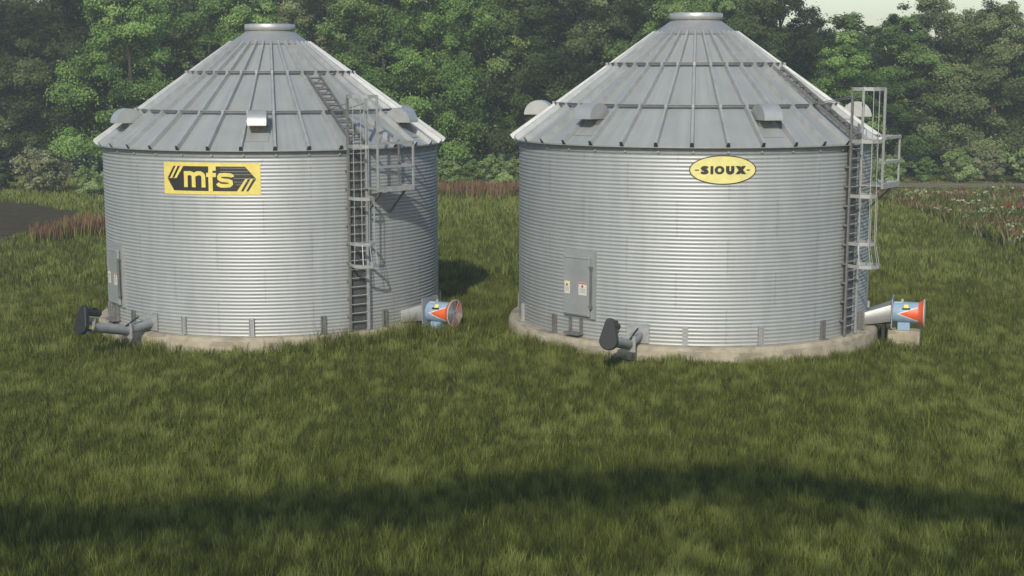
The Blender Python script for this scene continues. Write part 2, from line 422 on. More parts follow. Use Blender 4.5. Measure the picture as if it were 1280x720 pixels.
def build_bin():
    root = empty('grain_bin')
    wall_mesh(root)
    roof_mesh(root)
    # eave flashing: dark band with a bolt head under each rib
    mb = MB(); U = np.array((1.0, 0, 0)); V = np.array((0, 1.0, 0))
    mb.ring((0, 0, 0), U, V, [(WR + 0.006, 5.955), (WR + 0.022, 5.96), (WR + 0.03, 6.195)], 144)
    mb.build('eave_flashing', M['flash'], root, True)
    for k in range(36):
        p, er, et, ez = frame(k * 10 + 0.4, WR + 0.04, 6.02)
        mb = MB(); mb.tube(p - er * 0.02, p + er * 0.035, 0.05, 0.03, 8)
        mb.build('eave_bolt', M['bright'], root, True)
    roof_ring(root, 3.0); roof_ring(root, 4.84)
    # peak cap and its collar
    mb = MB()
    mb.ring((0, 0, 0), U, V, [(1.44, 9.735), (1.46, 9.70), (1.48, 9.745), (0.86, 10.19), (0.83, 10.25), (0.0, 10.25)], 64)
    cap = mb.build('peak_cap', M['cap'], root, True, angle=25)
    mb = MB()
    mb.ring((0, 0, 0), U, V, [(0.80, 10.20), (0.895, 10.22), (0.915, 10.25), (0.915, 10.41), (0.89, 10.44), (0.80, 10.45), (0.0, 10.46)], 64)
    mb.build('cap_collar', M['bright'], cap, True, angle=40)
    # roof vents: a half-round hood over a short neck
    for k in range(6):
        az = 4.5 + 60 * k
        e = empty('roof_vent', (0, 0, 0), R_(az), root)
        er = np.array((0, -1.0, 0)); et = np.array((1.0, 0, 0)); ez = np.array((0, 0, 1.0))
        mb = MB(); c_ = er * 5.47 + ez * 6.975; w2 = 0.31; rad = 0.50; n = 18
        arc = [(rad * cos(pi * i / n), rad * sin(pi * i / n)) for i in range(n + 1)]
        vs = []
        for sd in (-w2, w2):
            vs += [c_ + er * a_ + ez * b_ + et * sd for a_, b_ in arc]
        m = n + 1
        mb.add(vs, [(i, i + 1, m + i + 1, m + i) for i in range(n)] + [tuple(range(m)), tuple(range(m, 2 * m))[::-1]])
        mb.build('hood', M['bright'], e, True, angle=50)
        mb = MB()
        mb.box(c_ + er * 0.0 + ez * 0.03, (er, et, ez), (rad - 0.012, w2 - 0.012, 0.015))
        mb.build('vent_opening', M['dark'], e)
        mb = MB()
        mb.box(c_ - er * 0.15 - ez * 0.12, (er, et, ez), (0.2, w2 - 0.03, 0.14))
        mb.build('vent_neck', M['dull'], e)
        mb = MB(); up = er * (-SL[1]) + ez * SL[0]; dn = er * SL[0] + ez * SL[1]
        mb.box(er * 5.45 + ez * (zr(5.45)) + up * 0.012, (dn, et, up), (0.6, 0.37, 0.01))
        mb.build('vent_flashing', M['roof'], e)
    # ---- wall ladder with its safety cage
    AZ = 35.7; RL = WR + 0.2
    o_, er, et, ez = frame(AZ)
    P = lambda t_, r_, z_: er * r_ + et * t_ + ez * z_
    lad = empty('ladder', parent=root)
    for sd in (-1, 1):
        mb = MB()
        mb.box(P(0.35 * sd, RL, 4.0), (et, er, ez), (0.045, 0.03, 3.985))
        z_ = 0.5
        while z_ < 6.0:
            mb.box(P(0.35 * sd, (RL + WR) / 2 - 0.012, z_), (et, er, ez), (0.02, 0.085, 0.03)); z_ += 0.62
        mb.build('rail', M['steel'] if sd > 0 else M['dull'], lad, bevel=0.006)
    mb = MB(); mb.box(P(0, WR + 0.075, 3.07), (et, er, ez), (0.30, 0.008, 3.0)); mb.build('shade_sheet', M['laddershade'], lad)  # dark sheet added for the shaded strip between the rails
    for i in range(20):
        mb = MB(); z_ = 0.33 + i * 0.3
        mb.tube(P(-0.31, RL, z_), P(0.31, RL, z_), 0.02, n=6)
        mb.build('rung', M['steel'], lad)
    cage = empty('safety_cage', parent=root)
    shape = [(-0.36, 0.02), (-0.38, 0.40), (-0.24, 0.68), (0.0, 0.76), (0.24, 0.68), (0.38, 0.40), (0.36, 0.02)]
    topshape = [(-0.36, 0.02), (-0.38, 0.40), (-0.24, 0.66), (0.0, 0.76), (0.36, 0.76), (0.36, 0.02)]
    for z_, sh, k in ((7.92, topshape, 1.0), (6.28, topshape, 1.0), (4.55, shape, 1.0), (3.03, shape, 1.0), (2.31, shape, 1.22)):
        mb = MB()
        for (t0, r0), (t1, r1) in zip(sh[:-1], sh[1:]):
            mb.bar(P(t0 * (k if r0 > .1 else 1), RL + r0 * k, z_), P(t1 * (k if r1 > .1 else 1), RL + r1 * k, z_), 0.11, 0.012, ez)
        mb.build('hoop', M['steel'], cage)
    for (t_, r_) in ((-0.37, 0.40), (-0.24, 0.67), (0.0, 0.745), (0.24, 0.67), (0.37, 0.40)):
        mb = MB()
        mb.tube(P(t_ * 1.2, RL + r_ * 1.2, 2.31), P(t_, RL + r_, 3.03), 0.013, n=5)
        mb.tube(P(t_, RL + r_, 3.03), P(t_, RL + r_, 7.92 if t_ < 0.1 else 4.55), 0.013, n=5)
        mb.build('cage_bar', M['bright'], cage)
    mb = MB(); mb.box(P(0.33, RL + 0.77, 6.36), (et, er, ez), (0.035, 0.035, 1.6)); mb.build('cage_post', M['steel'], cage, bevel=0.005)
    # stays from the ladder head to the roof
    for sd in (-1, 1):
        mb = MB(); mb.tube(P(0.35 * sd, RL, 7.7), P(0.3 * sd, 4.84, zr(4.84) + 0.2), 0.014, n=5); mb.build('ladder_stay', M['dull'], lad)
    # ---- work platform beside the cage
    pf = empty('platform', parent=root)
    o_, pr, pt, ez = frame(44.6)
    Q = lambda t_, r_, z_: pr * r_ + pt * t_ + ez * z_
    mb = MB(); mb.box(Q(0, 6.66, 4.86), (pt, pr, ez), (0.76, 0.36, 0.02)); mb.build('deck', M['steel'], pf)
    mb = MB()
    mb.box(Q(0, 7.03, 4.85), (pt, pr, ez), (0.80, 0.025, 0.085)); mb.box(Q(0.79, 6.66, 4.85), (pt, pr, ez), (0.025, 0.34, 0.085))
    mb.build('toe_board', M['steel'], pf)
    for t_, r_ in ((0.77, 7.02), (0.77, 6.28)):
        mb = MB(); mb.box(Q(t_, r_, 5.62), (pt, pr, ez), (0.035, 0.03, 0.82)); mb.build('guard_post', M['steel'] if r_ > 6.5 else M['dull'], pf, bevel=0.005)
    for z_ in (5.60, 6.38):
        mb = MB()
        mb.bar(Q(-0.77, 7.055, z_), Q(0.80, 7.055, z_), 0.085, 0.03, ez)
        mb.bar(Q(0.81, 7.04, z_), Q(0.81, 6.26, z_), 0.085, 0.03, ez)
        mb.build('guard_rail', M['steel'], pf)
    for t_ in (-0.55, 0.5):
        mb = MB(); mb.bar(Q(t_, 6.95, 4.80), Q(t_, 6.08, 3.95), 0.07, 0.05, pt); mb.build('brace', M['dull'], pf)
    # ---- ladder lying on the roof
    rl = empty('roof_ladder', parent=root)
    o_, er, et, ez = frame(35.7); up = er * (-SL[1]) + ez * SL[0]
    T = lambda t_, r_, h_: er * r_ + et * t_ + ez * zr(r_) + up * h_
    for sd in (-1, 1):
        mb = MB(); mb.bar(T(0.24 * sd, 3.15, 0.20), T(0.24 * sd, 6.2, 0.20), 0.10, 0.04, up); mb.build('rail', M['dull'], rl)
    for i in range(12):
        mb = MB(); r_ = 3.3 + i * 0.255
        mb.bar(T(-0.22, r_, 0.20), T(0.22, r_, 0.20), 0.045, 0.045, up); mb.build('rung', M['dull'], rl)
    # ---- access door, its handle bar, two paper labels
    o_, er, et, ez = frame(-56.6)
    D = lambda t_, r_, z_: er * r_ + et * t_ + ez * z_
    mb = MB(); mb.box(D(0.15, WR - 0.02, 1.72), (et, er, ez), (0.65, 0.05, 1.09)); mb.build('door_frame', M['door'], root)
    mb = MB(); mb.box(D(0.09, WR + 0.085, 1.665), (et, er, ez), (0.545, 0.04, 0.96))
    mb.box(D(0.09, WR + 0.135, 0.76), (et, er, ez), (0.545, 0.012, 0.02)); mb.box(D(0.09, WR + 0.135, 2.57), (et, er, ez), (0.545, 0.012, 0.02))
    door = mb.build('door', M['door'], root, bevel=0.012)
    mb = MB(); mb.box(D(0.715, WR + 0.15, 1.66), (et, er, ez), (0.03, 0.025, 0.68))
    for z_ in (1.05, 2.3): mb.box(D(0.68, WR + 0.11, z_), (et, er, ez), (0.06, 0.03, 0.035))
    mb.build('handle', M['dull'], door)
    for t_, w_, hm in ((-0.29, 0.115, 'tagyellow'), (0.37, 0.17, 'red')):
        mb = MB(); rr = WR + 0.129
        mb.box(D(t_, rr, 1.59), (et, er, ez), (w_, 0.003, 0.20), 0)
        mb.box(D(t_, rr + 0.003, 1.762), (et, er, ez), (w_, 0.003, 0.02), 1)
        mb.prism([(-0.05, -0.04), (0.05, -0.04), (0.0, 0.05)], D(t_ - 0.01, rr + 0.004, 1.68), et, ez, 0.004, 2)
        for i in range(4): mb.box(D(t_, rr + 0.003, 1.59 - i * 0.04), (et, er, ez), (w_ * (0.8 if i % 2 else 0.65), 0.002, 0.007), 3)
        mb.build('warning_label', [M['paper'], M[hm], M['ink'], M['grey']], door)
    mb = MB()
    for sd in (-1, 1): mb.box(D(0.02 + 0.23 * sd, WR + 0.06, 0.36), (et, er, ez), (0.03, 0.05, 0.25))
    mb.box(D(0.02, WR + 0.17, 0.13), (et, er, ez), (0.30, 0.14, 0.035))
    mb.build('door_step', M['dull'], root)
    # ---- anchor brackets round the foot
    for k in range(16):
        az = 1.5 + 22.5 * k
        if abs((az + 35 + 180) % 360 - 180) < 8: az -= 7
        o_, er, et, ez = frame(az)
        mb = MB()
        for sd in (-1, 1): mb.box(er * (WR + 0.045) + et * 0.075 * sd + ez * 0.31, (et, er, ez), (0.012, 0.04, 0.30))
        mb.box(er * (WR + 0.02) + ez * 0.31, (et, er, ez), (0.063, 0.012, 0.30))
        mb.box(er * (WR + 0.09) + ez * 0.014, (et, er, ez), (0.11, 0.09, 0.012))
        for i in range(5): mb.tube(er * (WR + 0.03) + ez * (0.09 + i * .11), er * (WR + 0.055) + ez * (0.09 + i * .11), 0.022, n=6)
        mb.build('anchor_bracket', M['dull'] if k % 3 else M['steel'], root)
    return root

# ---- lettering: flat outlines wrapped on the wall
def wrapped(name, polys, mats, parent, az0, z0, base_r):
    """polys: (outline in metres (u, v), lift, material index); wrapped round the wall at az0, z0"""
    bm = bmesh.new()
    for poly, lift, mi in polys:
        b2 = bmesh.new()
        fc = b2.faces.new([b2.verts.new((p[0], p[1], 0)) for p in poly])
        bmesh.ops.triangulate(b2, faces=[fc])
        us = [p[0] for p in poly]; u = math.floor(min(us) / 0.13) * 0.13
        while u < max(us):
            bmesh.ops.bisect_plane(b2, geom=b2.verts[:] + b2.edges[:] + b2.faces[:], plane_co=(u, 0, 0), plane_no=(1, 0, 0)); u += 0.13
        mp = {}
        for v_ in b2.verts:
            a = R_(az0) + v_.co.x / WR; r = base_r + lift
            mp[v_] = bm.verts.new((r * sin(a), -r * cos(a), z0 + v_.co.y))
        for f_ in b2.faces:
            nf = bm.faces.new([mp[v_] for v_ in f_.verts]); nf.material_index = mi
        b2.free()
    for f_ in bm.faces:
        c_ = f_.calc_center_median()
        f_.normal_update()
        if f_.normal.x * c_.x + f_.normal.y * c_.y < 0: f_.normal_flip()
    me = bpy.data.meshes.new(name); bm.to_mesh(me); bm.free()
    for m in mats: me.materials.append(m)
    o = bpy.data.objects.new(name, me); C.objects.link(o); o.parent = parent
    return o

def stroke(pts, w):
    """outline of a thick mitred polyline"""
    pts = [np.array(p, float) for p in pts]; L = []; Rr = []
    for i, p in enumerate(pts):
        d0 = p - pts[i - 1] if i else pts[1] - p
        d1 = pts[i + 1] - p if i < len(pts) - 1 else d0
        d0 = d0 / np.linalg.norm(d0); d1 = d1 / np.linalg.norm(d1)
        n0 = np.array((-d0[1], d0[0])); n1 = np.array((-d1[1], d1[0])); m = n0 + n1; m /= np.linalg.norm(m)
        k = w / 2 / max(0.45, m @ n0)
        L.append(p + m * k); Rr.append(p - m * k)
    return [tuple(a) for a in L] + [tuple(a) for a in Rr[::-1]]

def arc(cx, cy, rx, ry, a0, a1, n=10):
    return [(cx + rx * cos(R_(a0 + (a1 - a0) * i / n)), cy + ry * sin(R_(a0 + (a1 - a0) * i / n))) for i in range(n + 1)]

def sign_rect(parent):
    K = 3.41 / 852
    def px(x, y):                     # layout grid of the sign -> metres from its centre
        return ((x - 604) * K, (302 - y) * K * 0.925)
    W, H = 1.705, 0.525
    plate = wrapped('sign', [([(-W, -H), (W, -H), (W, H), (-W, H)], 0, 0)], [M['yellow']], parent, -10.7, 5.245, WR + 0.006)
    half1 = [(212, 302), (236, 302), (278, 302), (302, 302), (372, 192), (905, 192), (995, 302)]
    main = [(212, 302), (237, 302), (258, 302), (280, 302), (302, 302), (372, 192), (905, 192), (995, 302), (970, 302), (949, 302), (927, 302), (905, 302), (835, 412), (275, 412)]
    bar1 = [(278, 192), (298, 192), (238, 299.5), (213.5, 299.5)]
    bar2 = [(319, 192), (341, 192), (281, 299.5), (259, 299.5)]
    rot = lambda q_: [(1207 - x, 604 - y) for x, y in q_]
    polys = [([px(*p) for p in q_], 0.003, 0) for q_ in (main, bar1, bar2, rot(bar1), rot(bar2))]
    wrapped('emblem', polys, [M['ink']], plate, -10.7, 5.245, WR + 0.006)
    sw = 34
    L = []
    def st(pts, w, lift): L.append((stroke([px(*p) for p in pts], w * K), lift, 0))
    # m
    st([(392, 380), (392, 238)], sw, 0.0062)
    st([(392, 282)] + [(x, y) for x, y in arc(428, 282, 36, -28, 180, 0, 10)][1:] + [(464, 380)], sw, 0.0066)
    st([(474, 282)] + [(x, y) for x, y in arc(512, 282, 40, -28, 180, 0, 10)][1:] + [(552, 380)], sw, 0.0070)
    # f
    st([(614, 418), (614, 250)] + arc(644, 240, 30, -30, 180, 90, 6)[1:] + [(662, 210)], 36, 0.0062)
    L.append(([px(*p) for p in ((598, 190), (662, 190), (662, 200), (598, 230))], 0.0058, 0))
    st([(578, 268), (662, 268)], 34, 0.0066)
    # s
    st([(798, 286), (796, 276), (780, 268), (735, 266), (698, 268), (688, 282), (690, 300), (708, 312), (764, 318), (786, 328), (788, 346), (774, 360), (735, 364), (700, 362), (682, 352), (676, 340)], 31, 0.0062)
    wrapped('lettering', L, [M['yellow']], plate, -10.7, 5.245, WR + 0.006)
    # shine on the right half of the emblem, drawn as fine steel-grey lines
    S_ = [([px(*p) for p in ((x0, y), (x1, y), (x1, y + 3), (x0, y + 3))], 0.0045, 0) for x0, x1, y in ((700, 915, 205), (700, 935, 235), (810, 960, 262), (812, 985, 296), (812, 940, 328), (830, 880, 352))]
    wrapped('shine_line', S_, [M['steel']], plate, -10.7, 5.245, WR + 0.006)
    return plate

def sign_oval(parent):
    K = 2.08 / 830
    def px(x, y): return ((x - 625) * K, (323 - y) * K * 1.02)
    el = lambda s_: [(1.04 * s_ * cos(2 * pi * i / 64), (0.4525 + (s_ - 1) * 1.04) * sin(2 * pi * i / 64)) for i in range(64)]
    plate = wrapped('sign', [(el(1.0), 0, 1), (el(0.968), 0.003, 0)], [M['paleyellow'], M['ink']], parent, -10.9, 5.48, WR + 0.006)
    L = []
    def st(pts, w, lift=0.006): L.append((stroke([px(*p) for p in pts], w * K), lift, 0))
    st([(436, 302), (428, 294), (402, 290), (378, 293), (368, 304), (376, 316), (402, 323), (424, 332), (430, 346), (418, 358), (394, 361), (368, 357), (356, 348)], 33)
    st([(487, 275), (487, 375)], 36)
    L.append(([px(*p) for p in arc(580, 325, 60, 51, 0, 360, 24)[:-1]], 0.006, 0))
    L.append(([px(*p) for p in arc(580, 325, 23, 23, 0, 360, 20)[:-1]], 0.0085, 1))
    st([(680, 275), (680, 330)] + arc(711, 334, 31, 24, 180, 0, 8)[1:] + [(742, 275)], 43)
    L.append(([px(*p) for p in ((774, 275), (832, 275), (914, 375), (856, 375))], 0.006, 0))
    L.append(([px(*p) for p in ((856, 275), (908, 275), (832, 375), (776, 375))], 0.0068, 0))
    L.append(([px(*p) for p in ((270, 325), (285, 318), (330, 317), (330, 333), (285, 332))], 0.006, 0))
    L.append(([px(*p) for p in ((915, 317), (950, 318), (966, 325), (950, 332), (915, 333))], 0.006, 0))
    wrapped('lettering', L, [M['ink'], M['paleyellow']], plate, -10.9, 5.48, WR + 0.006)
    return plate

def copy_tree(o, parent=None):
    c_ = o.copy(); C.objects.link(c_); c_.parent = parent
    for ch in list(o.children): copy_tree(ch, c_)
    return c_

bin1 = build_bin()
bin2 = copy_tree(bin1)
bin1.location = BIN1
bin2.location = BIN2; bin2.rotation_euler = (0, 0, ROT2)
sign_rect(bin1); sign_oval(bin2)
tag(bin1, 'round galvanised grain bin with the rectangular yellow and black sign', 'grain bin', 'corrugated grain bins')
tag(bin2, 'round galvanised grain bin with the oval yellow sign under its eave', 'grain bin', 'corrugated grain bins')

# foundations
def foundation(loc, label):
    mb = MB(); U = np.array((1.0, 0, 0)); V = np.array((0, 1.0, 0))
    mb.ring((0, 0, 0), U, V, [(0.0, -0.008), (6.30, -0.008), (6.34, -0.012), (6.37, -0.03), (6.42, -0.13), (6.43, -0.15), (6.44, -0.95)], 128)
    o = mb.build('concrete_foundation', M['concrete'], None, True, angle=60); o.location = loc
    tag(o, label, 'foundation', 'round concrete foundations'); return o
foundation(BIN1, 'low round concrete base under the bin with the rectangular sign')
foundation(BIN2, 'low round concrete base under the bin with the oval sign')

# ------------------------------------------------------------------ unloading auger
def build_auger():
    root = empty('unloading_auger')
    o_, er, et, ez = frame(-35.0)
    P = lambda t_, r_, z_: er * r_ + et * t_ + ez * z_
    zj = 0.14
    mb = MB(); mb.box(P(0, WR + 0.03, 0.33), (et, er, ez), (0.36, 0.02, 0.31))
    for i in range(4):
        for j in (0.06, 0.60): mb.tube(P(-0.27 + i * .18, WR + 0.045, j), P(-0.27 + i * .18, WR + 0.07, j), 0.02, n=6)
    mb.build('wall_plate', M['steel'], root)
    mb = MB(); mb.tube(P(0, WR + 0.02, 0.27), P(0, 7.08, zj + 0.02), 0.17, n=24); mb.build('discharge_tube', M['grey'], root, True)
    mb = MB(); mb.box(P(0, 7.10, zj + 0.02), (et, er, ez), (0.24, 0.022, 0.25)); mb.build('flange', M['steel'], root)
    a = P(0, 7.12, zj + 0.02); b = P(0, 8.62, 0.50)
    mb = MB(); mb.tube(a, b, 0.17, n=24); mb.build('auger_tube', M['grey'], root, True)
    ax = (b - a) / np.linalg.norm(b - a); up = np.cross(et, -ax); up = up if up[2] > 0 else -up
    H = lambda t_, s_, h_: b + et * t_ + ax * s_ + up * h_
    mb = MB(); mb.ring(H(0, 0, 0), et, up, [(0.13, -0.03), (0.22, -0.03), (0.22, 0.03), (0.13, 0.03)], 24, closed=True)
    for sd in (-1, 1):
        mb.bar(H(0.17 * sd, 0, 0.05), H(0.17 * sd, 0.28, 0.05), 0.05, 0.025, up)
        mb.bar(H(0.14 * sd, -0.05, 0.12), H(0.14 * sd, -0.05, 0.34), 0.04, 0.03, et)
    mb.box(H(0, -0.02, 0.33), (et, ax, up), (0.19, 0.26, 0.015)); mb.tube(H(0, 0, 0), H(0, 0.32, 0), 0.04, n=10)
    mb.build('motor_bracket', M['bright'], root)
    mb = MB(); mb.tube(H(0, -0.28, 0.46), H(0, 0.22, 0.46), 0.13, n=20); mb.tube(H(0, -0.34, 0.46), H(0, -0.28, 0.46), 0.09, 0.125, n=20)
    mb.box(H(0.02, -0.03, 0.60), (et, ax, up), (0.07, 0.1, 0.03))
    mb.build('motor', M['black'], root, True)
    # teardrop belt cover
    r1, r2, d = 0.285, 0.15, 0.52
    al = math.acos((r1 - r2) / d); pts = []
    for i in range(15): 
        t_ = -(pi / 2) + 0; 
    lo = [(r1 * cos(a_), r1 * sin(a_)) for a_ in np.linspace(pi / 2 + al, 2 * pi + pi / 2 - al, 22)]
    hi = [(r2 * cos(a_), d + r2 * sin(a_)) for a_ in np.linspace(pi / 2 - al, pi / 2 + al, 14)]
    mb = MB(); mb.prism(lo + hi, H(0, 0.33, 0), et, up, 0.17); mb.build('belt_cover', M['black'], root, True, bevel=0.02)
    mb = MB(); mb.box(H(0.17, 0.13, -0.02), (et, ax, up), (0.008, 0.10, 0.055)); mb.build('warning_label', M['tagyellow'], root)
    mb = MB(); mb.box(H(0, 0.13, -0.03), (et, ax, up), (0.16, 0.12, 0.11)); mb.build('gearbox', M['black'], root, bevel=0.02)
    for sd in (-1, 1):
        pass
    mb = MB(); mb.bar(P(0.10, 7.25, 0.32), P(0.2, 6.75, 0.60), 0.05, 0.03, et); mb.build('gate_lever', M['black'], root)
    return root
aug1 = build_auger(); aug2 = copy_tree(aug1)
aug1.location = BIN1; aug2.location = BIN2; aug2.rotation_euler = (0, 0, ROT2)
tag(aug1, 'grey auger with black motor head seen sideways, left of the rectangular sign bin', 'auger', 'unloading augers')
tag(aug2, 'grey auger whose black teardrop belt cover faces the viewer, near the oval sign bin', 'auger', 'unloading augers')

# ------------------------------------------------------------------ aeration fan
FZ = 0.43
def build_fan():
    root = empty('aeration_fan')
    o_, er, et, ez = frame(59.5)
    P = lambda t_, r_, z_: er * r_ + et * t_ + ez * z_
    # transition: flat wide mouth at the wall -> round at the fan
    n = 32; vs = []
    for k in range(n):
        t_ = 2 * pi * k / n; c_, s_ = cos(t_), sin(t_)
        m = max(abs(c_), abs(s_)); q_ = 1 / m
        vs.append(P(0.54 * c_ * q_ * 0.98, WR - 0.05, 0.235 + 0.205 * s_ * q_))
        vs.append(P(0.41 * c_, 6.90, FZ + 0.41 * s_))
    mb = MB(); mb.add(vs, [(2 * k, 2 * ((k + 1) % n), 2 * ((k + 1) % n) + 1, 2 * k + 1) for k in range(n)])
    mb.build('transition_duct', M['cap'], root, True, angle=30)
    mb = MB(); mb.box(P(0, 6.915, FZ + 0.01), (et, er, ez), (0.50, 0.018, 0.50)); mb.build('flange', M['flash'], root)
    u, w = et, ez; ax = np.cross(u, w)         # axis of rings
    sgn = 1.0 if ax @ er > 0 else -1.0
    def ringp(prof): return [(r_, sgn * h_) for r_, h_ in prof]
    mb = MB(); mb.ring(P(0, 0, FZ), u, w, ringp([(0.355, 6.935), (0.36, 6.96), (0.36, 7.76), (0.34, 7.76), (0.34, 6.935)]), 48); 
    hous = mb.build('housing', M['blue'], root, True)
    mb = MB(); mb.ring(P(0, 0, FZ), u, w, ringp([(0.362, 7.75), (0.38, 7.80), (0.435, 7.88), (0.475, 7.915), (0.478, 7.935), (0.45, 7.935), (0.41, 7.88), (0.35, 7.78)]), 48)
    bell = mb.build('inlet_bell', M['orange'], root, True)
    mb = MB(); mb.ring(P(0, 0, FZ), u, w, ringp([(0.480, 7.928), (0.482, 7.942), (0.468, 7.944), (0.466, 7.937)]), 48, closed=True); mb.build('rim', M['white'], bell, True)
    # painted triangles on both flanks, white edge under the orange
    for sd in (-1, 1):
        for mi, (tip, half, rr, nm) in enumerate(((7.06, 42, 0.3625, 'white'), (7.15, 36, 0.3645, 'orange'))):
            mb = MB(); N = 10
            rows_ = []
            for i in range(N + 1):
                s_ = tip + (7.755 - tip) * i / N; hh = half * i / N
                rows_.append([P(sd * rr * cos(R_(a_)), s_, FZ + rr * sin(R_(a_)) + 0.0) for a_ in np.linspace(-hh - 0.01, hh + 0.01, 7)])
            vs = [p for r_ in rows_ for p in r_]
            mb.add(vs, [(i * 7 + j, i * 7 + j + 1, (i + 1) * 7 + j + 1, (i + 1) * 7 + j) for i in range(N) for j in range(6)])
            mb.build('painted_triangle', M[nm], hous, True)
    # inlet guard of wires
    mb = MB()
    for rr in np.linspace(0.07, 0.45, 8):
        mb.ring(P(0, 7.95, FZ), u, w, [(rr - 0.009, 0), (rr, 0.009), (rr + 0.009, 0), (rr, -0.009)], 36, closed=True)
    for k in range(12):
        a_ = pi * k / 6; mb.tube(P(0.05 * cos(a_), 7.955, FZ + 0.05 * sin(a_)), P(0.47 * cos(a_), 7.955, FZ + 0.47 * sin(a_)), 0.008, n=4)
    mb.build('guard', M['bright'], root)
    mb = MB(); mb.tube(P(0, 7.45, FZ), P(0, 7.7, FZ), 0.1, 0.08, n=16)
    for k in range(7):
        a_ = 2 * pi * k / 7; d = et * cos(a_) + ez * sin(a_); s_ = np.cross(er, d)
        mb.box(P(0, 7.6, FZ) + d * 0.205, (d, (s_ * 0.8 + er * 0.6), np.cross(d, s_ * 0.8 + er * 0.6)), (0.12, 0.07, 0.006))
    mb.build('propeller', M['grey'], root)
    mb = MB(); mb.ring(P(0, 0, FZ), u, w, ringp([(0.335, 7.2), (0.0, 7.2)]), 32); mb.build('dark_disc', M['dark'], root)  # dark disc added to darken the inside of the fan
    mb = MB(); mb.box(P(0, 6.64, -0.22), (et, er, ez), (0.30, 0.06, 0.26)); mb.build('duct_box', M['black'], root, bevel=0.01)  # black box below the duct, between base and fan block
    mb = MB(); mb.box(P(-0.0, 7.30, FZ - 0.44), (et, er, ez), (0.27, 0.20, 0.13)); mb.build('foot', M['blue'], root, bevel=0.012)
    # name plates on the housing, a dark handle and a lifting lug
    for sd in (-1,):
        def N_(a_, s_, r_): return P(sd * r_ * cos(R_(a_)), s_, FZ + r_ * sin(R_(a_)))
        def patch(a0, a1, s0, s1, r_, mat, nm):
            mb = MB(); vs = []
            for a_ in np.linspace(a0, a1, 5): vs += [N_(a_, s0, r_), N_(a_, s1, r_)]
            mb.add(vs, [(2 * i, 2 * i + 1, 2 * i + 3, 2 * i + 2) for i in range(4)]); mb.build(nm, mat, hous, True)
        patch(31, 55, 7.29, 7.43, 0.366, M['tagyellow'], 'yellow_label')
        patch(66, 78, 6.98, 7.2, 0.366, M['white'], 'white_label')
        c_ = N_(27, 7.37, 0.385); rad_ = (c_ - P(0, 7.37, FZ)); rad_ /= np.linalg.norm(rad_)
        mb = MB(); mb.box(c_, (er, rad_, np.cross(er, rad_)), (0.13, 0.03, 0.025)); mb.build('handle', M['black'], hous)
    mb = MB(); mb.box(P(0, 7.22, FZ + 0.40), (et, er, ez), (0.02, 0.045, 0.05)); mb.build('lifting_lug', M['steel'], root)
    return root
fan1 = build_fan(); fan2 = copy_tree(fan1)
fan1.location = BIN1; fan2.location = BIN2; fan2.rotation_euler = (0, 0, ROT2)
tag(fan1, 'light blue fan with its round orange mouth turned to the viewer, low in grass', 'fan', 'aeration fans')
tag(fan2, 'light blue fan seen from the side, raised on a concrete block', 'fan', 'aeration fans')
def block(loc, rz, label):
    o_, er, et, ez = frame(59.5)
    mb = MB(); mb.box(er * 7.32 + ez * (-0.56), (et, er, ez), (0.42, 0.52, 0.42))
    o = mb.build('concrete_block', M['concrete'], None, bevel=0.02); o.location = loc; o.rotation_euler = (0, 0, rz)
    return tag(o, label, 'concrete block', 'concrete fan blocks')
block(BIN1, 0, 'concrete block hidden in the grass under the fan with its orange mouth in view')
block(BIN2, ROT2, 'pale concrete block in the grass under the side-on blue fan')

# ------------------------------------------------------------------ grass: single blades
def vnoise(x, y, s, seed):
    """smooth value noise"""
    r = np.random.default_rng(seed); G = r.random((256, 256))
    u = x / s + 1000; v = y / s + 1000; i = np.floor(u).astype(int); j = np.floor(v).astype(int)
    fu = u - i; fv = v - j; fu = fu * fu * (3 - 2 * fu); fv = fv * fv * (3 - 2 * fv)
    g_ = lambda a, b: G[a % 256, b % 256]
    return (g_(i, j) * (1 - fu) + g_(i + 1, j) * fu) * (1 - fv) + (g_(i, j + 1) * (1 - fu) + g_(i + 1, j + 1) * fu) * fv

MEADOW = [(25.0, 107.5), (26.3, 100.0), (26.4, 92.0), (26.0, 84.0), (25.6, 77.0), (26.0, 71), (28, 66), (60, 62), (66, 107), (25.5, 107.5)]
def blades(x, y, h, w, lean, seed):
    r = np.random.default_rng(seed); n = len(x)
    z = gz(x, y) - 0.02
    th = r.random(n) * 2 * pi; du = np.cos(th) * w / 2; dv = np.sin(th) * w / 2
    la = r.random(n) * 2 * pi; lm = h * lean * (0.3 + r.random(n))
    lx = np.cos(la) * lm; ly = np.sin(la) * lm
    P0 = np.stack([x - du, y - dv, z], -1); P1 = np.stack([x + du, y + dv, z], -1)
    P2 = np.stack([x + du * .75 + lx * .35, y + dv * .75 + ly * .35, z + h * .6], -1); P3 = np.stack([x - du * .75 + lx * .35, y - dv * .75 + ly * .35, z + h * .6], -1)
    P4 = np.stack([x + du * .12 + lx, y + dv * .12 + ly, z + h], -1); P5 = np.stack([x - du * .12 + lx, y - dv * .12 + ly, z + h], -1)
    V = np.stack([P0, P1, P2, P3, P4, P5], 1).reshape(-1, 3)
    b = np.arange(n)[:, None] * 6
    Q = np.concatenate([b + np.array([[0, 1, 2, 3]]), b + np.array([[3, 2, 4, 5]])], 1).reshape(-1, 4)
    return V, Q

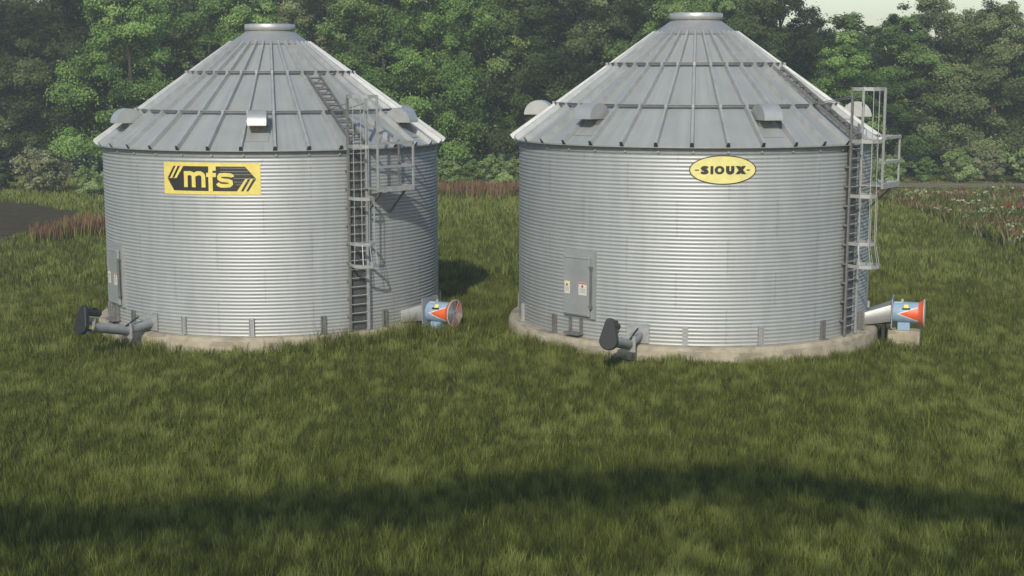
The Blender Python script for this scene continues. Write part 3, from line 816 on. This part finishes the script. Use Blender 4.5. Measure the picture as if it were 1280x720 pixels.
def grass_zone(y0, y1, dens, w, h, seed):
    r = np.random.default_rng(seed)
    yy = np.linspace(y0, y1, 60); wid = 2 * (yy * 0.385 + 2.0); area = np.trapz(wid, yy)
    n = int(area * dens)
    y = np.interp(r.random(n), np.concatenate([[0], np.cumsum((wid[1:] + wid[:-1]) / 2)]) / np.sum((wid[1:] + wid[:-1]) / 2), yy)
    x = (r.random(n) - 0.5) * 2 * (y * 0.385 + 2.0)
    keep = np.ones(n, bool)
    for b in (BIN1, BIN2): keep &= np.hypot(x - b[0], y - b[1]) > 6.42 + 0.10 * r.random(n)
    # keep the blades clear of the fan blocks and the belts
    for b, rz in ((BIN1, 0), (BIN2, 12.4)):
        for az, rr, rad in ((59.5, 7.0, 0.38), (59.5, 7.5, 0.38)) if rz else ():
            a = R_(az + rz); keep &= np.hypot(x - b[0] - rr * sin(a), y - b[1] + rr * cos(a)) > rad
        a = R_(-35 + rz)
        for rr in (6.7, 7.2): keep &= np.hypot(x - b[0] - rr * sin(a), y - b[1] + rr * cos(a)) > 0.35 * (r.random(n) < 0.7)
    keep &= ~inside(SOIL, x, y) & ~inside(TRACK, x, y) & ~(inside(MEADOW, x, y) & (r.random(n) < 0.85))
    x, y = x[keep], y[keep]; n = len(x)
    p = 0.26 * vnoise(x, y * 0.5, 0.8, 11) + 0.54 * vnoise(x, y * 0.6, 0.30, 12) + 0.2 * vnoise(x, y * 0.5, 4.0, 13)
    tuft = vnoise(x, y * 0.6, 0.17, 14)
    near = np.minimum(*[np.hypot(x - b[0], y - b[1]) for b in (BIN1, BIN2)]) - 6.42
    hh = h * (0.55 + 0.55 * r.random(n)) * (0.65 + 0.7 * tuft) * (0.75 + 0.5 * p)
    tall = r.random(n) < 0.02; hh = np.where(tall, hh * 1.5, hh)
    hh = np.where(near < 0.4, np.minimum(hh, 0.42), hh)
    n1 = np.hypot(x - BIN1[0], y - BIN1[1]) - 6.42; a1 = np.degrees(np.arctan2(x - BIN1[0], BIN1[1] - y))
    rank = ((n1 < 1.0) | ((n1 < 2.0) & (a1 > 50) & (a1 < 80))) & ((a1 > 10) | (a1 < -24)) & (a1 < 100) & (a1 > -32)
    hh = np.where(rank, hh * 1.25 + 0.16, hh)
    hh = np.where((near < 0.7) & (vnoise(x, y, 0.45, 15) > 0.58), hh * 1.5 + 0.05, hh)
    tone = np.clip(0.16 + 0.38 * r.random(n) * (0.5 + tuft) + 0.35 * (tuft - 0.4), 0, 1)
    tone = np.where((r.random(n) < 0.03) | tall, 1.0, tone)
    hh = np.where((y > 104) & (x > 23), hh * 0.35, hh)
    far = np.clip((y - 80) / 25, 0, 1) * 0.32; tone = np.clip(tone + far, 0, 1)
    patch = np.clip((p - 0.55) * 6.0, 0, 1) * (0.45 + 0.55 * r.random(n)) * 0.9
    tone = np.clip(tone * (0.45 + 1.1 * p), 0, 1); tone = np.where(r.random(n) < 0.09, 0.0, tone)
    V, Q = blades(x, y, hh, w * (0.6 + 0.8 * r.random(n)), 0.38, seed + 1)
    return V, Q, np.repeat(tone, 2), np.repeat(patch, 2)

Vs, Qs, Ts, Ps = [], [], [], []; off = 0
for args in ((23.0, 33.0, 900, 0.010, 0.25, 21), (33.0, 46.0, 660, 0.0125, 0.215, 22), (46.0, 62.0, 360, 0.018, 0.24, 23), (62.0, 84.0, 115, 0.036, 0.30, 24), (84.0, 124.0, 42, 0.065, 0.36, 25)):
    V, Q, T_, P_ = grass_zone(*args)
    Vs.append(V); Qs.append(Q + off); Ts.append(T_); Ps.append(P_); off += len(V)
go = np_mesh('grass', np.concatenate(Vs), np.concatenate(Qs), [M['grass']], np.concatenate(Ts), np.concatenate(Ps))
tag(go, 'long olive green meadow grass all round the two bins', 'grass', kind='stuff')

# rusty tall weeds: a strip between the bins' backs and one by the ploughed field
def weeds(name, poly, dens, h, label, seed, head=0.55):
    r = np.random.default_rng(seed)
    xs_ = [p[0] for p in poly]; ys_ = [p[1] for p in poly]
    n = int((max(xs_) - min(xs_)) * (max(ys_) - min(ys_)) * dens)
    x = min(xs_) + r.random(n) * (max(xs_) - min(xs_)); y = min(ys_) + r.random(n) * (max(ys_) - min(ys_))
    k = inside(poly, x, y) & (vnoise(x, y, 1.1, seed + 5) > 0.22); x, y = x[k], y[k]; n = len(x)
    hh = h * (0.5 + 0.6 * r.random(n)) * (0.7 + 0.5 * vnoise(x, y, 1.6, seed + 6))
    V, Q = blades(x, y, hh, 0.06 * (0.6 + 0.8 * r.random(n)), 0.18, seed)
    mi = np.zeros((n, 2), int); mi[:, 1] = 1; mi[r.random(n) < 0.30, 0] = 1; mi[r.random(n) < 0.15] = 0
    tone = np.repeat(r.random(n), 2)
    o = np_mesh(name, V, Q, [M['grass'], M['redgrass']], tone, np.zeros(len(tone)), mi.ravel())
    return tag(o, label, 'weeds', kind='stuff')
weeds('dock_weeds', [(-7.5, 104), (14, 103), (20, 106), (20, 111), (-7.5, 110)], 60, 1.15, 'rusty red weeds in a strip seen between the two bins', 31)
weeds('dock_weeds', [(-25.6, 76.0), (-22.4, 79.4), (-16.0, 82.0), (-16.0, 86.5), (-22.4, 83.2), (-26.4, 78.6)], 90, 1.15, 'rusty red weeds by the ploughed field at the left', 32)

# flowering meadow at the right
def meadow():
    r = np.random.default_rng(41)
    n = 86000; x = 24.5 + r.random(n) * 34; y = 62 + r.random(n) * 48
    k = inside(MEADOW, x, y) & (x < y * 0.40 + 3); x, y = x[k], y[k]; n = len(x)
    cl = vnoise(x, y, 1.3, 42); hh = (0.3 + 0.6 * r.random(n)) * (0.5 + 0.75 * cl)
    V, Q = blades(x, y, hh, 0.10 * (0.6 + 0.8 * r.random(n)), 0.45, 43)
    mi = np.zeros((n, 2), int); pk = (vnoise(x, y, 1.9, 44) > 0.52) & (r.random(n) < 0.6); mi[pk, 1] = 1; hh[pk] *= 1.2
    bf = (vnoise(x, y, 1.2, 47) > 0.62) & (r.random(n) < 0.4) & ~pk; mi[bf] = 4
    tone = np.repeat(r.random(n) * 0.8, 2); midx = mi.ravel()
    # flower heads: flat umbels (white) in drifts and poppies (red)
    fx, fy, fm = [], [], []
    for cx_, cy_ in zip(25 + r.random(95) * 22, 68 + r.random(95) * 39):
        m = int(r.integers(6, 16)); fx.append(cx_ + r.normal(0, 0.55, m)); fy.append(cy_ + r.normal(0, 0.35, m)); fm.append(np.full(m, 2))
    for cx_, cy_ in ((31.5, 90), (33.2, 86.5), (36, 84), (33, 103), (38, 95)):
        m = 7; fx.append(cx_ + r.normal(0, 0.6, m)); fy.append(cy_ + r.normal(0, 0.4, m)); fm.append(np.full(m, 3))
    fx, fy, fm = map(np.concatenate, (fx, fy, fm)); k = inside(MEADOW, fx, fy); fx, fy, fm = fx[k], fy[k], fm[k]; m = len(fx)
    rr = np.where(fm == 2, 0.085, 0.09) * (0.7 + 0.6 * r.random(m)); z = gz(fx, fy) + 0.42 + 0.35 * r.random(m)
    FV, FQ = [], []
    for kx in range(3):                       # each head: three tilted petals plates around its centre
        a = r.random(m) * 2 * pi; tl = r.normal(0, 0.45, (m, 2))
        P = []
        for q_ in range(4):
            an = a + q_ * pi / 2; dx = np.cos(an) * rr; dy = np.sin(an) * rr
            P.append(np.stack([fx + dx + (kx - 1) * rr * .7, fy + dy, z + dx * tl[:, 0] + dy * tl[:, 1] + kx * 0.012], -1))
        FV.append(np.stack(P, 1).reshape(-1, 3)); FQ.append(np.arange(m * 4).reshape(-1, 4) + kx * m * 4)
    FV = np.concatenate(FV); FQ = np.concatenate(FQ) + len(V)
    o = np_mesh('flower_meadow', np.concatenate([V, FV]), np.concatenate([Q, FQ]), [M['grass'], M['wf_pink'], M['wf_white'], M['wf_red'], M['leaf_buff']],
                np.concatenate([tone, r.random(len(FQ))]), None, np.concatenate([midx, np.tile(fm, 3)]))
    return tag(o, 'wild flowers and weeds, white, pink and red, by the dirt track at the right', 'wild flowers', kind='stuff')
meadow()

# ------------------------------------------------------------------ trees
def crown_arrays(seed, H, W, base, nlobe, nleaf, leaf, flat=0.8, per=9):
    """leaf faces gathered in clumps, clumps gathered on big uneven lobes; returns verts, quads, tone, lobes"""
    r = np.random.default_rng(seed); ph = r.random(4) * 2 * pi; lobes = []
    for i in range(nlobe):
        t_ = ((i + r.random()) / nlobe) ** 0.9; a = i * 2.4 + r.normal(0, 0.5)
        z = base + (H - base) * (0.06 + 0.86 * t_)
        env = math.sin(pi * min(1, (t_ * 0.80 + 0.20))) ** 0.55 * (1 + 0.2 * math.sin(2 * a + ph[0]) + 0.15 * math.sin(3 * a + ph[1] - 5 * t_))
        rad = W / 2 * env * (0.35 + 0.5 * r.random())
        lobes.append((rad * cos(a), rad * sin(a), z, W * (0.13 + 0.11 * r.random()) * (1.15 - 0.45 * t_)))
    lobes = np.array(lobes); nc = nlobe * per
    lk = np.repeat(np.arange(nlobe), per)
    d = r.normal(size=(nc, 3)); d[:, 2] = np.abs(d[:, 2]) * 0.9 - 0.25; d /= np.linalg.norm(d, axis=1)[:, None]
    cc = lobes[lk, :3] + d * lobes[lk, 3:4] * (0.55 + 0.75 * r.random(nc))[:, None]
    cr_ = lobes[lk, 3] * (0.20 + 0.34 * r.random(nc)); cd = d
    pk = r.choice(nc, nleaf, p=cr_ ** 2 / np.sum(cr_ ** 2))
    e = r.normal(size=(nleaf, 3)); e /= np.linalg.norm(e, axis=1)[:, None]
    rad = cr_[pk] * (r.random(nleaf) ** 0.45) * (1 + 0.9 * (r.random(nleaf) < 0.22) * r.random(nleaf))
    c = cc[pk] + e * rad[:, None] * np.array([1.2, 1.2, flat])
    nrm = cd[pk] * 0.6 + e * 0.45 + np.array([0, 0, 0.35]) + r.normal(0, 0.5, (nleaf, 3)); nrm /= np.linalg.norm(nrm, axis=1)[:, None]
    ref = r.normal(size=(nleaf, 3)); u = np.cross(nrm, ref); u /= np.linalg.norm(u, axis=1)[:, None]; w = np.cross(nrm, u)
    s = leaf * (0.55 + 0.9 * r.random(nleaf))[:, None]
    V = np.stack([c - u * s, c - w * s * 0.55, c + u * s, c + w * s * 0.55], 1).reshape(-1, 3)
    tone = np.clip(0.45 + 0.22 * r.normal(size=nlobe)[lk[pk]] + 0.15 * r.normal(size=nc)[pk] + 0.10 * r.normal(size=nleaf), 0, 1)
    return V, np.arange(nleaf * 4).reshape(-1, 4), tone, lobes

def trunk_mesh(seed, H, W, base, cs):
    r = np.random.default_rng(seed); mb = MB()
    pts = [np.array((0, 0, -0.4))]
    for i in range(1, 6):
        pts.append(np.array((r.normal(0, 0.12) * i * .5, r.normal(0, 0.12) * i * .5, H * 0.78 * i / 5)))
    rad = [0.30 * W / 8, 0.24 * W / 8, 0.19 * W / 8, 0.13 * W / 8, 0.08 * W / 8, 0.03]
    for a, b, r0, r1 in zip(pts[:-1], pts[1:], rad[:-1], rad[1:]): mb.tube(a, b, r0, r1, 9, cap=False)
    for i in r.choice(len(cs), min(14, len(cs)), replace=False):
        tgt = cs[i, :3]; zb = max(base * 0.8 + 0.5, tgt[2] - 0.45 * np.hypot(tgt[0], tgt[1]) - 0.6); zb = min(zb, H * 0.74)
        k = zb / (H * 0.78) * 5; j = int(min(4, k)); a = pts[j] + (pts[j + 1] - pts[j]) * (k - j)
        mid = (a + tgt) / 2 + np.array((0, 0, 0.25))
        mb.tube(a, mid, 0.075 * W / 8, 0.05 * W / 8, 6, cap=False); mb.tube(mid, tgt, 0.05 * W / 8, 0.015, 6, cap=False)
    return mb

VAR = []
SPEC = [(17, 9.5, 0.8, 26, 78000), (18.5, 8.5, 1.0, 27, 76000), (16, 10.5, 0.6, 28, 84000), (19, 9.0, 1.2, 26, 78000), (15.5, 8.0, 0.5, 23, 64000)]
for i, (H, W, base, nc, nl) in enumerate(SPEC):
    V, Q, T_, cs = crown_arrays(100 + i, H, W, base, nc, nl, 0.102)
    cr = np_mesh('crown', V, Q, [M['leaf_mid']], T_)
    tr = trunk_mesh(200 + i, H, W, base, cs).build('trunk', M['bark'], None, True, angle=80)
    VAR.append((cr.data, tr.data, V, T_))
    bpy.data.objects.remove(cr); bpy.data.objects.remove(tr)

def plant(name, meshes, x, y, sc, rz, mat, label, cat, group, parts=('crown', 'trunk'), zs=None):
    root = empty(name, (x, y, float(gz(x, y))), rz); zs = zs or sc
    root.scale = (sc, sc, zs)
    for pn, me, m in zip(parts, meshes, (mat, M['bark'])):
        o = bpy.data.objects.new(pn, me); C.objects.link(o); o.parent = root
        o.material_slots[0].link = 'OBJECT'; o.material_slots[0].material = m
    return tag(root, label, cat, group)

# pixel-free list: x, y, scale, height factor, variant, foliage, what sets it apart
TREES = [
 (-45.5, 119, 1.05, 1.05, 3, 'leaf_dark', 'dark green tree at the far left above the ploughed field'),
 (-41.0, 123, 1.00, 1.00, 0, 'leaf_olive', 'dark brownish green tree beyond the ploughed field'),
 (-36.0, 117, 1.00, 1.10, 1, 'leaf_dark', 'very dark green tree beyond the ploughed field'),
 (-30.5, 115, 1.02, 1.05, 2, 'leaf_bright', 'broad bright green tree left of the roof of the bin with the rectangular sign'),
 (-25.0, 120, 1.05, 1.02, 0, 'leaf_mid', 'mid green tree behind the left roof slope of the bin with the rectangular sign'),
 (-20.0, 118, 0.98, 1.05, 4, 'leaf_bright', 'bright green tree behind the peak cap of the bin with the rectangular sign'),
 (-15.2, 121, 1.00, 1.05, 3, 'leaf_olive', 'olive brown tree just right of the peak cap of the bin with the rectangular sign'),
 (-10.6, 117, 1.05, 1.05, 1, 'leaf_mid', 'mid green tree above the ladder head of the bin with the rectangular sign'),
 (-6.2, 115, 0.98, 1.08, 0, 'leaf_bright', 'bright green tree above the right eave of the bin with the rectangular sign'),
 (-1.8, 119, 1.00, 1.05, 2, 'leaf_mid', 'mid green tree rising in the gap between the two bins'),
 (3.0, 116, 1.00, 1.10, 3, 'leaf_dark', 'dark green tree behind the left eave of the bin with the oval sign'),
 (7.6, 120, 1.02, 1.05, 4, 'leaf_olive', 'olive green tree behind the left roof slope of the bin with the oval sign'),
 (12.0, 117, 1.00, 1.10, 1, 'leaf_mid', 'mid green tree left of the peak cap of the bin with the oval sign'),
 (17.0, 121, 1.05, 1.05, 2, 'leaf_mid', 'tall green tree right behind the peak cap of the bin with the oval sign'),
 (22.0, 118, 1.00, 1.02, 0, 'leaf_dark', 'dark green tree behind the right roof slope of the bin with the oval sign'),
 (26.8, 116, 0.90, 0.86, 4, 'leaf_bright', 'bright green tree behind the ladder head of the bin with the oval sign'),
 (31.8, 119, 0.92, 0.80, 1, 'leaf_mid', 'green tree with its top against the sky, just right of the platform'),
 (35.4, 122, 0.98, 0.83, 3, 'leaf_olive', 'dark brown olive tree under the open sky above the dirt track'),
 (40.0, 120, 0.98, 0.90, 2, 'leaf_olive', 'greyish olive tree at the right behind the row of pale shrubs'),
 (45.0, 121, 1.00, 0.88, 0, 'leaf_mid', 'mid green tree at the right edge beyond the dirt track'),
]
for i, (x, y, sc, zf, vi, mt, lb) in enumerate(TREES):
    plant('tree', VAR[vi][:2], x * 1.07, y + 8.5, sc * 1.06, 1.7 * i, M[mt], lb, 'tree', 'trees along the edge of the wood', zs=sc * zf * (1.01 if x < 25 else 1.09))

# the wood behind them: one mass
Vw, Qw, Tw, off = [], [], [], 0
r = np.random.default_rng(77)
for k in range(64):
    row = k // 32; x = -62 + (k % 32) * 4.1 + r.normal(0, 0.8); y = 138 + row * 8 + r.normal(0, 1.2)
    V, Tn = VAR[k % 5][2], VAR[k % 5][3]; sel = r.random(len(Tn)) < 0.36
    V4 = V.reshape(-1, 4, 3)[sel]; a = r.random() * 6.28; sc = 1.1
    zf = (1.10 if x < 22 else 0.83) * (0.93 + 0.14 * r.random()) + (0.04 if x < 22 else 0)
    V4 = V4.mean(1, keepdims=True) + (V4 - V4.mean(1, keepdims=True)) * 1.5
    W = np.stack([(V4[..., 0] * cos(a) - V4[..., 1] * sin(a)) * sc + x, (V4[..., 0] * sin(a) + V4[..., 1] * cos(a)) * sc + y, V4[..., 2] * zf - 0.3], -1).reshape(-1, 3)
    Vw.append(W); Qw.append(np.arange(len(W)).reshape(-1, 4) + off); off += len(W); Tw.append(np.clip(Tn[sel] + r.normal(0, 0.15), 0, 1))
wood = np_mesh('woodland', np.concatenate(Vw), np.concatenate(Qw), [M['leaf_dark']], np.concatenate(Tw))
tag(wood, 'dark mass of the wood behind the front row of trees', 'woodland', kind='stuff')

# shrubs at the foot of the wood
SV = []
for i in range(3):
    V, Q, T_, cs = crown_arrays(300 + i, 2.3, 2.9, 0.1, 13, 8000, 0.065, 0.8, 6)
    cr = np_mesh('foliage', V, Q, [M['leaf_pale']], T_)
    mb = MB()
    for c_ in cs[:9]: mb.tube((0, 0, -0.1), c_[:3], 0.03, 0.012, 5, cap=False)
    st_ = mb.build('stem', M['bark'])
    SV.append((cr.data, st_.data)); bpy.data.objects.remove(cr); bpy.data.objects.remove(st_)
SHRUBS = [
 (-35.6, 108.5, 1.5, 'leaf_buff', 'buff green shrub at the wood edge behind the ploughed field'),
 (-39.6, 110.5, 1.1, 'leaf_dark', 'dark shrub left of the buff green one behind the ploughed field'),
 (-31.4, 106.5, 0.95, 'leaf_pale', 'pale green shrub close to the left wall of the bin with the rectangular sign'),
 (-5.0, 112.5, 1.0, 'leaf_pale', 'pale green shrub close to the right wall of the bin with the rectangular sign'),
 (-3.1, 113.5, 0.95, 'leaf_mid', 'darker green shrub between two pale ones in the gap between the bins'),
 (-1.4, 112.0, 1.15, 'leaf_pale', 'pale green shrub in the middle of the gap between the bins'),
 (0.7, 113.0, 1.05, 'leaf_pale', 'pale green shrub close to the left wall of the bin with the oval sign'),
 (26.4, 109.0, 0.75, 'leaf_pale', 'small pale shrub at the near end of the flower meadow below the platform'),
 (28.6, 112.2, 0.85, 'leaf_pale', 'pale green shrub seen through the platform railing'),
 (31.6, 120.3, 1.0, 'leaf_pale', 'pale shrub beyond the track, first to the right of the platform'),
 (34.6, 120.8, 0.85, 'leaf_mid', 'darker shrub beyond the track below the brown olive tree'),
 (36.9, 120.3, 1.15, 'leaf_pale', 'round pale shrub beyond the track below the brown olive tree'),
 (40.0, 120.8, 1.05, 'leaf_buff', 'buff green shrub beyond the track, left neighbour of the rightmost shrub'),
 (43.0, 120.3, 1.3, 'leaf_pale', 'large pale shrub beyond the track at the right edge'),
]
for i, (x, y, sc, mt, lb) in enumerate(SHRUBS):
    plant('shrub', SV[i % 3], x, y, sc, 2.1 * i, M[mt], lb, 'shrub', 'shrubs at the foot of the wood', ('foliage', 'stem'))

# unseen leaf layer added behind the viewer, shaped to shade the foreground
r = np.random.default_rng(91)
sunaz, sunel = R_(8.5), R_(32)
pts = []
N = 72000
x = (r.random(N) - 0.5) * 46
edge = np.interp(x, [-16, -10.4, -4.1, 1.07, 5.56, 10.7, 16], [26.5, 28.4, 29.8, 30.9, 31.0, 29.1, 27.0])
T0 = 33.5
top = T0 * math.tan(sunel)
dep = r.random(N)
dense = r.random(N) < 0.42
s_ = np.where(dense, r.random(N) * 1.35 + r.normal(0, .48, N), 1.5 + r.random(N) * 9.5)      # metres of shade inside the edge
s_ += (vnoise(x, x * 0, 0.9, 92) - 0.5) * 1.1 + (vnoise(x, x * 0, 0.35, 94) - 0.5) * 0.5
gy = edge - s_
yy = gy - T0 * cos(sunaz) + r.normal(0, 0.9, N)
dist = (gy - yy) / cos(sunaz); zz = dist * math.tan(sunel)
xx = x - dist * sin(sunaz) + r.normal(0, 0.2, N)
c = np.stack([xx, yy, zz + gz(x, gy)], -1)
keep = dense | ((vnoise(x, gy, 0.8, 93) > 0.45) & (r.random(N) < 0.55))
c = c[keep]; n_ = len(c)
nr = r.normal(size=(n_, 3)); nr /= np.linalg.norm(nr, axis=1)[:, None]; u = np.cross(nr, r.normal(size=(n_, 3))); u /= np.linalg.norm(u, axis=1)[:, None]; w = np.cross(nr, u)
sz = 0.10 * (0.6 + 0.8 * r.random(n_))[:, None]
V = np.stack([c - u * sz, c - w * sz * .6, c + u * sz, c + w * sz * .6], 1).reshape(-1, 3)
Q = np.arange(n_ * 4).reshape(-1, 4)
tl = np_mesh('shade_canopy', V, Q, [M['leaf_mid']], r.random(n_))
tag(tl, 'unseen leaf canopy added behind the viewer to shade the foreground', 'shade_canopy', kind='stuff')

# ------------------------------------------------------------------ air
HAZE = 0.0009
mb = MB(); mb.box((0, 235, 15.0), ((1, 0, 0), (0, 1, 0), (0, 0, 1)), (345, 340, 17.5))
hz = mb.build('haze', None or M['dark']); tag(hz, kind='stuff')
t = NT('air'); t.n.remove(t.p); pv = t.new('ShaderNodeVolumePrincipled')
pv.inputs['Color'].default_value = (0.90, 0.95, 0.93, 1); pv.inputs['Density'].default_value = HAZE; pv.inputs['Anisotropy'].default_value = 0.15
t.link(pv.outputs[0], t.o.inputs['Volume']); hz.data.materials[0] = t.m

# ------------------------------------------------------------------ light, sky, camera
world = bpy.data.worlds.new('World'); S.world = world; world.use_nodes = True
nt = world.node_tree; bg = nt.nodes['Background']
sky = nt.nodes.new('ShaderNodeTexSky'); sky.sky_type = 'NISHITA'; sky.sun_disc = False
SUN_AZ = 180 + 8.5                       # compass degrees clockwise from +Y: behind the viewer, a little left
sky.sun_elevation = R_(32); sky.sun_rotation = R_(SUN_AZ); sky.air_density = 1.3; sky.dust_density = 1.0; sky.ozone_density = 2.0
tint = nt.nodes.new('ShaderNodeMix'); tint.data_type = 'RGBA'; tint.blend_type = 'MULTIPLY'; tint.inputs[0].default_value = 1.0
nt.links.new(sky.outputs[0], tint.inputs[6]); tint.inputs[7].default_value = (0.96, 1.02, 1.07, 1)
nt.links.new(tint.outputs[2], bg.inputs['Color']); bg.inputs['Strength'].default_value = 0.11
L = bpy.data.lights.new('sun', 'SUN'); L.energy = 3.0; L.angle = R_(0.5); L.color = (1.0, 0.95, 0.85)
so = bpy.data.objects.new('sun', L); C.objects.link(so)
from mathutils import Vector
to_sun = Vector((sin(R_(SUN_AZ)) * cos(R_(32)), cos(R_(SUN_AZ)) * cos(R_(32)), sin(R_(32))))
so.rotation_euler = to_sun.to_track_quat('Z', 'Y').to_euler(); so.location = to_sun * 60

cam = bpy.data.cameras.new('camera'); co = bpy.data.objects.new('camera', cam); C.objects.link(co)
cam.sensor_width = 36; cam.lens = 36 * 1798.5 / 1280; cam.clip_start = 0.1; cam.clip_end = 2000
co.location = (0, 0, 8.9497); co.rotation_euler = (pi / 2 - 0.1475, 0, 0)
S.camera = co
S.view_settings.view_transform = 'Standard'; S.view_settings.look = 'None'; S.view_settings.exposure = 0.42; S.view_settings.gamma = 1
S.render.engine = 'CYCLES'
S.cycles.use_denoising = True
S.cycles.max_bounces = 6; S.cycles.volume_bounces = 0; S.cycles.transparent_max_bounces = 8
